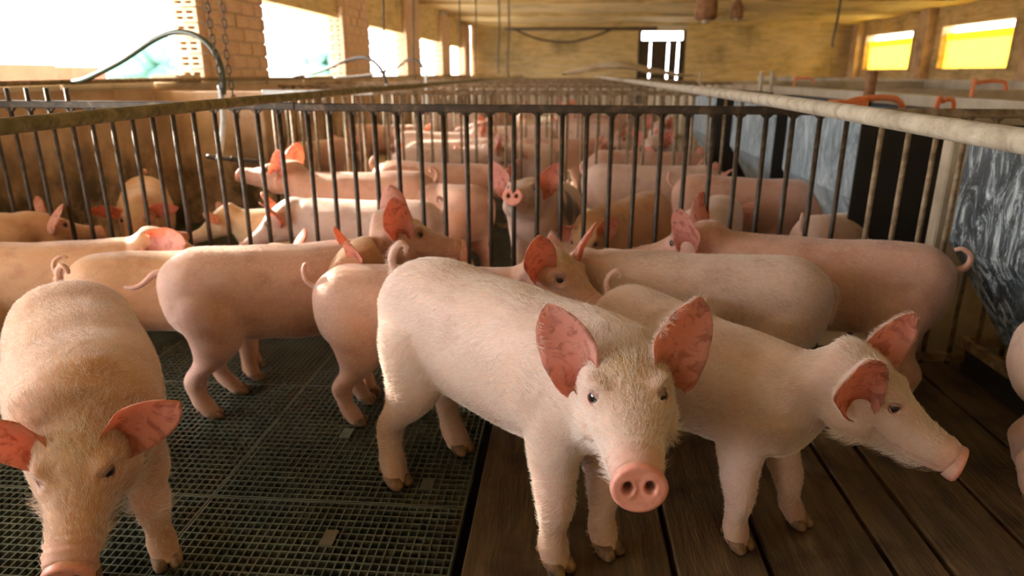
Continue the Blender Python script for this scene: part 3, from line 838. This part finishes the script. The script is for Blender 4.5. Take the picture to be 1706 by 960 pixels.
# ---------------------------------------------------------------- feeders
def hopper(x, y0, y1, label, pale=False):
    t = thing('feed_hopper', label, 'feeder', (x, y0, 0), 0, 'feed hoppers along the right side'); L_ = y1 - y0; W = .40; zt, zs, zb = .80, .48, .20
    # outer shell, open top, V-shaped bottom
    def shell(inset):
        i = inset
        return [[(i, i, zt), (W - i, i, zt), (W - i, L_ - i, zt), (i, L_ - i, zt)], [(i, i, zs), (W - i, i, zs), (W - i, L_ - i, zs), (i, L_ - i, zs)],
                [(.15 + i * .5, .10 + i, zb + i), (W - .08 - i * .5, .10 + i, zb + i), (W - .08 - i * .5, L_ - .10 - i, zb + i), (.15 + i * .5, L_ - .10 - i, zb + i)]]
    bm = bmesh.new(); O = [[bm.verts.new(q) for q in r] for r in shell(0)]; I = [[bm.verts.new(q) for q in r] for r in shell(.012)]
    for R_, fl in ((O, 0), (I, 1)):
        for a, b_ in zip(R_, R_[1:]):
            for k in range(4):
                q = (a[k], b_[k], b_[(k + 1) % 4], a[(k + 1) % 4]); bm.faces.new(q if not fl else tuple(reversed(q)))
        bm.faces.new(R_[-1] if fl else list(reversed(R_[-1])))
    for k in range(4): bm.faces.new((O[0][k], O[0][(k + 1) % 4], I[0][(k + 1) % 4], I[0][k]))
    bmesh.ops.recalc_face_normals(bm, faces=bm.faces)
    mk('bin', bm, 'feeder_pale' if pale else 'feeder', t)
    e = .006
    mk('rim', boxes([(-e, W + e, -e, .016, zt - .006, zt + .012), (-e, W + e, L_ - .016, L_ + e, zt - .006, zt + .012), (-e, .016, .016, L_ - .016, zt - .006, zt + .012), (W - .016, W + e, .016, L_ - .016, zt - .006, zt + .012)]), 'feeder_dark', t, bevel=.002)
    mk('shaded_end', boxes([(-.004, W + .004, -.012, -.002, .12, zt - .01)]), 'feeder_dark', t)  # near-black sheet: shade of the unlit front side put into the colour
    for yy in (.03, L_ - .03): mk('leg', boxes([(W - .03, W, yy - .015, yy + .015, 0, zs), ]), 'iron', t)
    bm = boxes([(.20, .222, .0, L_ + .2, .08, .11), (.62, .64, .0, L_ + .2, .08, .11), (.222, .62, .0, .022, .08, .11), (.222, .62, L_ + .18, L_ + .2, .08, .11), (.222, .62, L_ - .04, L_ - .02, .08, .11)])
    mk('trough_frame', bm, 'iron_worn', t)
    mk('trough', boxes([(.20, .62, .02, L_ + .16, .0, .035), (.205, .215, .02, L_ + .16, .035, .08), (.22, .62, .005, .018, .0, .08)]), 'feeder_dark', t)
    for k in range(int(L_ / .24)): mk('partition_bar', tube([(.22, .2 + k * .24, .10), (.20, .2 + k * .24, .26)], .006, 8), 'iron', t)
    return t
hopper(1.13, 1.13, 2.05, 'dark scratched feed hopper at the right edge of the picture, in front of the railing')
hopper(1.12, 2.76, 3.66, 'pale blue-grey feed hopper just behind the near railing, orange handle on top', True)
hopper(1.12, 3.85, 4.85, 'third pale feed hopper, behind the one with the orange handle', True)
hopper(1.12, 5.4, 6.4, 'small distant feed hopper farthest down the right side', True)
# orange bits on hopper and in the right pens
t = thing('orange_scraper', 'orange bent plastic handle lying across the second hopper', 'tool', (1.19, 3.02, .815), .1)
mk('handle', tube([(-.05, 0, .0), (-.02, .0, .025), (.07, .0, .038), (.16, 0, .034), (.20, 0, .0)], .013), 'orange', t, smooth=True)
mk('blade', boxes([(-.10, .03, -.05, .05, -.015, .03)]), 'orange', t, bevel=.006)
for k, (x, y, lb) in enumerate(((1.50, 3.0, 'red hooked pipe just right of the orange handle'), (2.17, 4.0, 'red hooked pipe standing over the pale right pens'), (2.48, 4.0, 'red hooked pipe at the right edge of the picture'), (2.1, 6.8, 'red hooked pipe farther back on the right'))):
    w = .06 if k == 0 else .15; zt = .84 if k == 0 else .90
    tag(mk('hooked_pipe', tube([(x, y, 0), (x, y, zt - .06), (x + .02, y, zt), (x + w, y, zt + .005), (x + w * 1.15, y, zt - .04)], .010, 10), 'orange', smooth=True), lb, 'pipe', 'red hooked pipes')
for k, (x, y, lb) in enumerate(((1.48, 5.6, 'short grey post, left one of the near pair'), (1.56, 5.6, 'short grey post, right one of the near pair'), (1.74, 4.25, 'thick round-topped wooden post behind the orange handle'), (1.35, 7.4, 'short thin post standing farther away'))):
    r = .03 if k == 2 else .016
    tag(mk('post', tube([(x, y, 0), (x, y, .5), (x, y, .90), (x, y, .965)], lambda u, r=r: r * (1 if u < .95 else .7), 10, 4), 'rust' if k == 2 else 'concrete', smooth=True), lb, 'post', 'short posts at right')
# tarp draped over a rack
bm = bmesh.new(); n = 22
g_ = []
for i in range(n + 1):
    row = []
    for j in range(n + 1):
        u, v = i / n * 2 - 1, j / n * 2 - 1
        r = max(abs(u), abs(v) * .9)
        z = .16 * max(0, 1 - abs(u + .12) * 1.05) ** .9 * (1 - .5 * abs(v)) + .010 * math.sin(u * 13 + v * 5) + .008 * math.sin(v * 17)
        row.append(bm.verts.new((.62 + u * .68, 7.9 + v * .55, .93 + z)))
    g_.append(row)
for i in range(n):
    for j in range(n): bm.faces.new((g_[i][j], g_[i + 1][j], g_[i + 1][j + 1], g_[i][j + 1]))
bmesh.ops.solidify(bm, geom=bm.faces, thickness=.006)
tag(mk('tarp', bm, 'tarp', smooth=True), 'beige tarp draped in a peak over the far railings', 'tarp')

# ---------------------------------------------------------------- water hoses and drinkers
def drinker(pts_hose, pipe, nip, label, hose='hose'):
    t = thing('drinker', label, 'drinker', pipe[0])
    o = Vector(pipe[0])
    mk('hose', tube([tuple(Vector(p) - o) for p in pts_hose], .0125, 12), hose, t, smooth=True)
    mk('down_pipe', tube([tuple(Vector(p) - o) for p in pipe], .0125, 12), 'galvanised', t, smooth=True)
    if nip:
        a = Vector(nip[0]) - o; b_ = Vector(nip[1]) - o
        nn = mk('nipple', tube([tuple(a), tuple(a.lerp(b_, .45)), tuple(a.lerp(b_, .5)), tuple(b_)], lambda u: .011 if u < .4 else (.016 if u < .6 else .010), 12), 'iron', t, smooth=True)
    return t
drinker([(-2.54, 3.5, .905), (-2.42, 3.45, .925), (-2.2, 3.4, 1.004), (-1.89, 3.25, 1.113), (-1.70, 3.15, 1.123), (-1.57, 3.08, 1.065), (-1.515, 3.05, .968), (-1.52, 3.05, .86)],
        [(-1.53, 3.05, .90), (-1.535, 3.05, .75), (-1.56, 3.04, .62), (-1.575, 3.04, .575)], [(-1.66, 3.1, .58), (-1.42, 3.12, .555)], 'grey drop pipe with arching green hose, a pig drinking at its nipple')
drinker([(-2.5, 6.4, .92), (-2.2, 6.2, .96), (-1.8, 5.8, 1.05), (-1.5, 5.3, 1.06), (-1.33, 5.05, .98), (-1.28, 5.0, .86)], [(-1.28, 5.0, .88), (-1.28, 5.0, .7), (-1.28, 5.0, .55)], None, 'thin arching hose of the next pen with blue-green lower end', 'cable')
drinker([(-2.52, 7.6, .905), (-2.1, 7.4, .93), (-1.75, 7.2, 1.0), (-1.55, 7.0, 1.08), (-1.42, 6.9, 1.04), (-1.36, 6.85, .93)], [(-1.36, 6.85, .95), (-1.36, 6.85, .8), (-1.36, 6.85, .6)], None, 'farther small arching hose, third from the camera', 'cable')
tag(mk('water_pipe', tube([(CL + .03, 1.7, .905), (CL + .03, 2.2, .90), (CL + .04, 4.2, .91), (CL + .03, 8, .905), (CL + .03, 18, .91)], .014, 10), 'iron_worn', smooth=True), 'brown water pipe running along the left parapet', 'pipe')
for k, (y, s) in enumerate(((4.55, .2), (5.9, .12), (7.6, .15))):
    tag(mk('rubble_lump', boxes([(CL - .16, CL + .03, y, y + s * 1.6, .885, .885 + s * .28)]), 'concrete', bevel=.012), ['broken concrete lump on the left parapet near the arching hose', 'small concrete lump on the parapet before the brick pillar', 'concrete lump on the parapet between two pillars'][k], 'rubble', 'rubble on the parapet')

# chain: two strands of oval links
def link_mesh():
    bm = bmesh.new(); R_, r, s = .0085, .0026, .0105; n, k = 14, 6; rings = []
    for i in range(n):
        a = 2 * math.pi * i / n; c, s_ = math.cos(a), math.sin(a); cz = s if s_ > 0 else -s
        rings.append([bm.verts.new(((R_ + r * math.cos(2 * math.pi * q / k)) * c, r * math.sin(2 * math.pi * q / k), (R_ + r * math.cos(2 * math.pi * q / k)) * s_ + cz)) for q in range(k)])
    for i in range(n):
        for q in range(k): bm.faces.new((rings[i][q], rings[(i + 1) % n][q], rings[(i + 1) % n][(q + 1) % k], rings[i][(q + 1) % k]))
    for f in bm.faces: f.smooth = True
    me = bpy.data.meshes.new('link'); bm.to_mesh(me); bm.free(); me.materials.append(M['iron']); return me
lk = link_mesh()
t = thing('chain', 'rusty double chain hanging from the ceiling beside the arching hose', 'chain', (-1.50, 2.98, 2.1))
for sd, x0, z0 in ((0, 0, -1.26), (1, .03, -1.34)):
    z = -.02; i = 0
    while z > z0:
        kink = .010 * math.sin(z * 9 + sd * 2) + (.022 * math.exp(-((z + .82) / .05) ** 2) * (-1 if sd else 1) * .5)
        o = mk('link', lk, None, t, loc=(x0 + kink + .03 * sd * min(1, -z), 0, z)); o.rotation_euler.z = math.pi / 2 * (i % 2) + .5
        z -= .031; i += 1
for k, (x, y, z0, lb) in enumerate(((-1.33, 5.2, .75, 'dark cable hanging beside the second hose'), (-1.35, 6.3, .9, 'dark cable hanging left of the third window'), (-1.2, 8.0, .95, 'long cable hanging before the third pillar'), (-1.02, 8.0, .95, 'long cable hanging just right of another one'), (-1.0, 10.5, .95, 'thin far cable, left one of a far pair'), (-.86, 10.5, .9, 'thin far cable, right one of a far pair'), (2.62, 7.4, 1.2, 'cable hanging from the ceiling near the right windows'))):
    tag(mk('cable', tube([(x, y, 2.15), (x + .01, y, 1.6), (x - .01, y, (z0 + 1.3) / 2), (x, y, z0)], .007 if k < 4 else .012, 8), 'cable', smooth=True), lb, 'cable', 'cables hanging from the ceiling')
tag(mk('ceiling_pipe', tube([(-1.3, 15, 1.82), (1.8, 15, 1.82)], .03, 8), 'cable', smooth=True), 'dark horizontal pipe across the barn in the distance', 'pipe')
tag(mk('cable', tube([(-1.1, 14.97, 1.81), (-.6, 14.97, 1.62), (.0, 14.97, 1.56), (.5, 14.97, 1.66), (.9, 14.97, 1.81)], .02, 8), 'cable', smooth=True), 'cable sagging below the far horizontal pipe', 'cable')
# heat lamps under the ceiling
for k, (x, s, lb) in enumerate(((1.10, 1.0, 'rusty lantern-shaped heater under the ceiling, the larger'), (1.34, .6, 'smaller rusty heater right beside the larger one'))):
    t = thing('heat_lamp', lb, 'heater', (x, 6, 1.38), 0, 'heaters under the ceiling')
    bm = bmesh.new(); rr = [(.02, .22), (.05, .20), (.085, .12), (.09, 0), (.07, -.02)]
    ring_tube(bm, [Vector((0, 0, z * s)) for r, z in rr], [(Vector((1, 0, 0)), Vector((0, 1, 0)))] * 5, [(r * s,) * 3 for r, z in rr], 16)
    mk('lamp_shade', bm, 'rust', t, smooth=True)
    mk('burner', tube([(0, 0, .02), (0, 0, -.05 * s)], .03 * s, 10), 'dusty_pipe', t)
    mk('hanger', tube([(0, 0, .2 * s), (0, 0, .4), (0, 0, .80)], .008, 8), 'cable', t)
# ---------------------------------------------------------------- the pigs, near pen first
NEAR = 'pigs in the near pen'; MID = 'pigs in the pen behind the near railing'; FAR = 'pigs in the far pens'
VN = .0058
warm = (.66, .37, .20); pink = (.66, .39, .29); pale = (.77, .56, .47)
E1 = dict(out=17, fwd=-14, len=.144, w=.104, face=(1, .3, 0))
make_pig(dict(vox=VN, seed=1, col=pale, hyaw=-42, hpitch=-8, hroll=4, bend=-14, tail='up', fat=.95, nup=-.012, nlen=-.045, earl=E1, earr=E1, hl=(.0, .0), hr=(-.01, -.05), fl=(.03, -.03), fr=(.0, -.01)),
         (-.318, 1.515, 0), -38, 1.03, 'large pale pink pig in the middle facing the camera, both ears upright', NEAR, 52000, .0135)
E2 = dict(out=56, fwd=-12, face=(1, .2, .5), len=.15)
make_pig(dict(vox=VN, seed=2, col=warm, hyaw=-18, hpitch=-34, bend=-4, tail='up', fat=1.14, nup=-.06, nlen=-.05, earl=E2, earr=dict(E2, out=48), fl=(.03, .02)),
         (-1.15, 1.42, 0), -50, .94, 'pig at the lower left corner walking towards the camera with lowered head', NEAR, 40000, .012)
make_pig(dict(vox=VN, seed=3, col=pink, hyaw=-8, hpitch=-12, nup=.085, nlen=-.045, bend=4, tail='out', earl=dict(out=8, fwd=-20, face=(.3, 1, .1), len=.135), earr=dict(out=14, fwd=-24, face=(.3, 1, .1), len=.14), hr=(-.02, 0), hl=(.05, 0)),
         (-1.02, 1.78, 0), 23, .93, 'pink pig in profile facing right, straight tail stretched out behind it', NEAR, 14000, .008)
make_pig(dict(vox=VN, seed=4, col=pink, hyaw=-44, hpitch=-16, bend=-2, nup=.085, nlen=.01, tail='hook', earl=dict(out=22, fwd=-6, face=(1, .5, 0), len=.155), earr=dict(out=20, fwd=-6, face=(1, .4, 0), len=.155, w=.108)),
         (-.585, 1.765, 0), 5, .86, 'small pink pig behind the large central pig, hooked tail, looking at the camera', NEAR, 12000, .008)
make_pig(dict(vox=.008, seed=5, col=warm, hyaw=0, hpitch=-20, tail='loop'),
         (-1.38, 1.87, 0), 22, .84, 'tan pig with looped tail standing behind the one with the straight tail', NEAR, 6000, .008)
make_pig(dict(vox=.008, seed=6, col=warm, hyaw=0, hpitch=-18, nup=.04, tail='down', earl=dict(out=70, fwd=30, face=(0, 0, -1), w=.12), earr=dict(out=60, fwd=62, face=(.2, 1, .4), w=.125, len=.16)),
         (-1.86, 1.95, 0), 21, .84, 'tan pig along the left railing, only its back and floppy ear in view', NEAR, 4000, .008)
make_pig(dict(vox=.009, seed=7, col=warm, hyaw=5, hpitch=-10, tail='down', nup=-.01, earl=dict(out=40, fwd=0, face=(1, .4, 0)), earr=dict(out=40, fwd=0, face=(1, .4, 0))),
         (-2.36, 1.98, 0), 50, .90, 'pig at the far left edge seen from behind, ears spread apart', NEAR)
make_pig(dict(vox=.008, seed=8, col=warm, hyaw=30, hpitch=-22, nup=.13, tail='down', earl=dict(out=25, fwd=-5, w=.085, len=.12), earr=dict(out=25, fwd=-5, w=.085, len=.12)),
         (-.085, 1.89, 0), 178, .78, 'small yellowish pig almost hidden, its two ears poking up between two others', NEAR, 3000, .008)
make_pig(dict(vox=VN, seed=9, col=pale, hyaw=12, hpitch=-40, bend=4, nup=-.01, nlen=-.03, tail='down', fat=1.06, earl=dict(out=112, fwd=0, face=(1, .6, -.4), curl=.1, len=.13), earr=dict(out=18, fwd=-22, face=(1, .4, 0))),
         (.60, 1.79, 0), 168, .93, 'pale greyish pig right of centre facing left with bristly back', NEAR, 34000, .013)
make_pig(dict(vox=VN, seed=10, col=pale, hyaw=22, hpitch=-27, bend=6, nup=.055, nlen=.0, fl=(.03, .07), hl=(.02, .08), tail='up', fat=.95, earl=dict(out=12, fwd=-4, face=(.6, -1, 0), curl=.12, len=.150, w=.095), earr=dict(out=36, fwd=-22, face=(.75, .8, .1), w=.11, len=.168, bo=.016), hr=(.0, -.02)),
         (.178, 1.61, 0), -54, .87, 'pale pink pig at right turning its snout to the right, one ear tip folded', NEAR, 44000, .013)
make_pig(dict(vox=.007, seed=11, col=pink, hyaw=-4, hpitch=-14, nup=.03, nlen=.0, bend=0, tail='loop', fat=.98, earl=dict(out=26, fwd=-8, face=(.5, 1, 0), len=.16, w=.118), earr=dict(out=20, fwd=-16, face=(1, .6, 0), len=.155)),
         (1.0, 1.97, 0), 162, .94, 'long pink pig along the right railing facing left with curled tail', NEAR, 10000, .008)
make_pig(dict(vox=.007, seed=12, col=pale, hyaw=-20, hpitch=-45, nup=-.06, tail='none', fat=.9),
         (1.12, 1.50, 0), -25, .86, 'pig cut off by the right edge, only its rump and hind leg showing', NEAR, 8000, .009)

# pen behind the near railing
def mid(x, y, rz, s, label, grp=MID, **k):
    d = dict(vox=.0105, col=pink); d.update(k); d['seed'] = int(x * 31 + y * 77) % 50
    return make_pig(d, (x, y, 0), rz, s, label, grp)
mid(-2.12, 3.30, -60, .88, 'tan pig facing the camera behind the left railing, ears drooping sideways', col=warm, hyaw=-12, hpitch=-30, nup=.0, earl=dict(out=75, fwd=0), earr=dict(out=75, fwd=0))
mid(-.72, 3.20, 179, .98, 'pink pig drinking from the nipple of the hanging pipe, facing left', hpitch=4, nup=.05, col=pink, earl=dict(out=20, fwd=-25, face=(.5, 1, 0)), earr=dict(out=20, fwd=-10, face=(.4, 1, 0)))
mid(-1.02, 2.96, -168, .74, 'small yellowish pig with lowered head below the drinking pig', col=(.78, .55, .32), hpitch=-26, nup=.04, earl=dict(out=70, fwd=0), earr=dict(out=60, fwd=0))
mid(-.58, 2.66, 172, .90, 'white-backed pig close behind the railing left of centre, head lowered to the left', col=pale, hpitch=-30, nup=.0, hyaw=30, earl=dict(out=30, fwd=0, face=(1, .3, 0)), earr=dict(out=30, fwd=0, face=(1, .3, 0)))
mid(-.42, 3.05, 150, .90, 'pink pig whose rump shows just left of the pig lifting its snout', hpitch=-30, tail='down', col=pink)
mid(-.02, 3.04, -104, .89, 'pale black-spotted pig behind the railing in the centre, lifting its snout to the camera', vox=.008, col=pale, tpitch=12, hpitch=14, nup=-.02, dirt=.15, hyaw=6, earl=dict(out=30, fwd=-6), earr=dict(out=30, fwd=-6), spots=[(.30, .13, .48, .075), (.16, .13, .42, .07), (.42, .12, .50, .05)])
mid(.38, 3.08, -122, .86, 'pig with lowered head and one red ear right of the pig lifting its snout', col=warm, hpitch=-36, nup=.0, hyaw=14, earl=dict(out=20, fwd=-6, face=(1, .5, 0)), earr=dict(out=100, fwd=10))
mid(.20, 3.78, 6, .92, 'white pig standing sideways behind the one with the red ear', col=pale, hpitch=-30)
mid(.53, 2.66, 68, .86, 'pig seen from behind close to the railing, right of centre', col=pale, hpitch=-30, nup=-.05, fat=1.05)
mid(.64, 3.42, -10, .92, 'large pink pig behind the right railing facing the feeders', col=pink, hpitch=-40, nup=-.06, tail='hook')
mid(.99, 2.72, 35, .80, 'small white pig with its head in the second feeder', col=pale, hpitch=-40, nup=-.07)
mid(-.95, 3.72, -4, .95, 'pink pig behind the drinking one, facing right', hpitch=-25)
# far pens: labelled singly, meshes shared between look-alike poses
def dup(root, x, y, rz, s, label, grp=FAR):
    r = root.copy(); C.objects.link(r); r.location = (x, y, 0); r.rotation_euler = (0, 0, math.radians(rz)); r.scale = (s,) * 3
    r['label'] = label; r['group'] = grp
    for ch in list(root.children):
        c = ch.copy(); C.objects.link(c); c.parent = r
    return r
pa = mid(.25, 4.5, 3, .92, 'pink pig in the third pen close behind the second railing, right of centre', FAR, vox=.013, hpitch=-20)
pb = mid(-1.05, 4.55, 8, .92, 'sunlit pig in the third pen left of centre', FAR, vox=.013, hpitch=0, nup=.04, col=pale)
pc = mid(-.15, 4.88, 176, .92, 'white pig in the third pen facing left, near the middle', FAR, vox=.013, hpitch=-30, nup=-.03, col=pale)
far_list = [(pa, -1.95, 4.95, 75, .9, 'third pen pig against the left wall'), (pc, -.6, 5.25, -172, .92, 'third pen pig just behind the sunlit one'), (pb, .78, 5.6, -105, .95, 'third pen pig looking towards the camera'),
            (pa, -.3, 5.55, 10, .88, 'rearmost third pen pig near the middle'), (pb, -1.3, 5.7, 5, .95, 'third pen pig with raised ears near the second hose'),
            (pa, -1.95, 6.5, 5, .95, 'fourth pen pig, leftmost'), (pb, -.2, 6.4, 172, .95, 'fourth pen pig, second from the left'), (pc, -.1, 6.85, -12, .95, 'fourth pen pig between the two long pipes'), (pb, .98, 7.25, -100, .95, 'fourth pen pig facing the camera'), (pa, .5, 7.5, 170, .95, 'fourth pen pig, rearmost'),
            (pc, -1.6, 8.5, -10, .95, 'fifth pen pig by the left wall'), (pb, -.55, 9.45, -90, .95, 'fifth pen pig left of centre'), (pa, .0, 8.4, 0, .95, 'fifth pen pig near the beige tarp'), (pb, 1.15, 9.55, -100, .95, 'fifth pen pig at right'),
            (pa, -1.1, 10.8, 40, .95, 'sixth pen pig at left'), (pb, .1, 11.6, -100, .95, 'sixth pen pig at the middle'), (pc, 1.0, 11, 60, .95, 'sixth pen pig at right')]
for a in far_list: dup(*a)
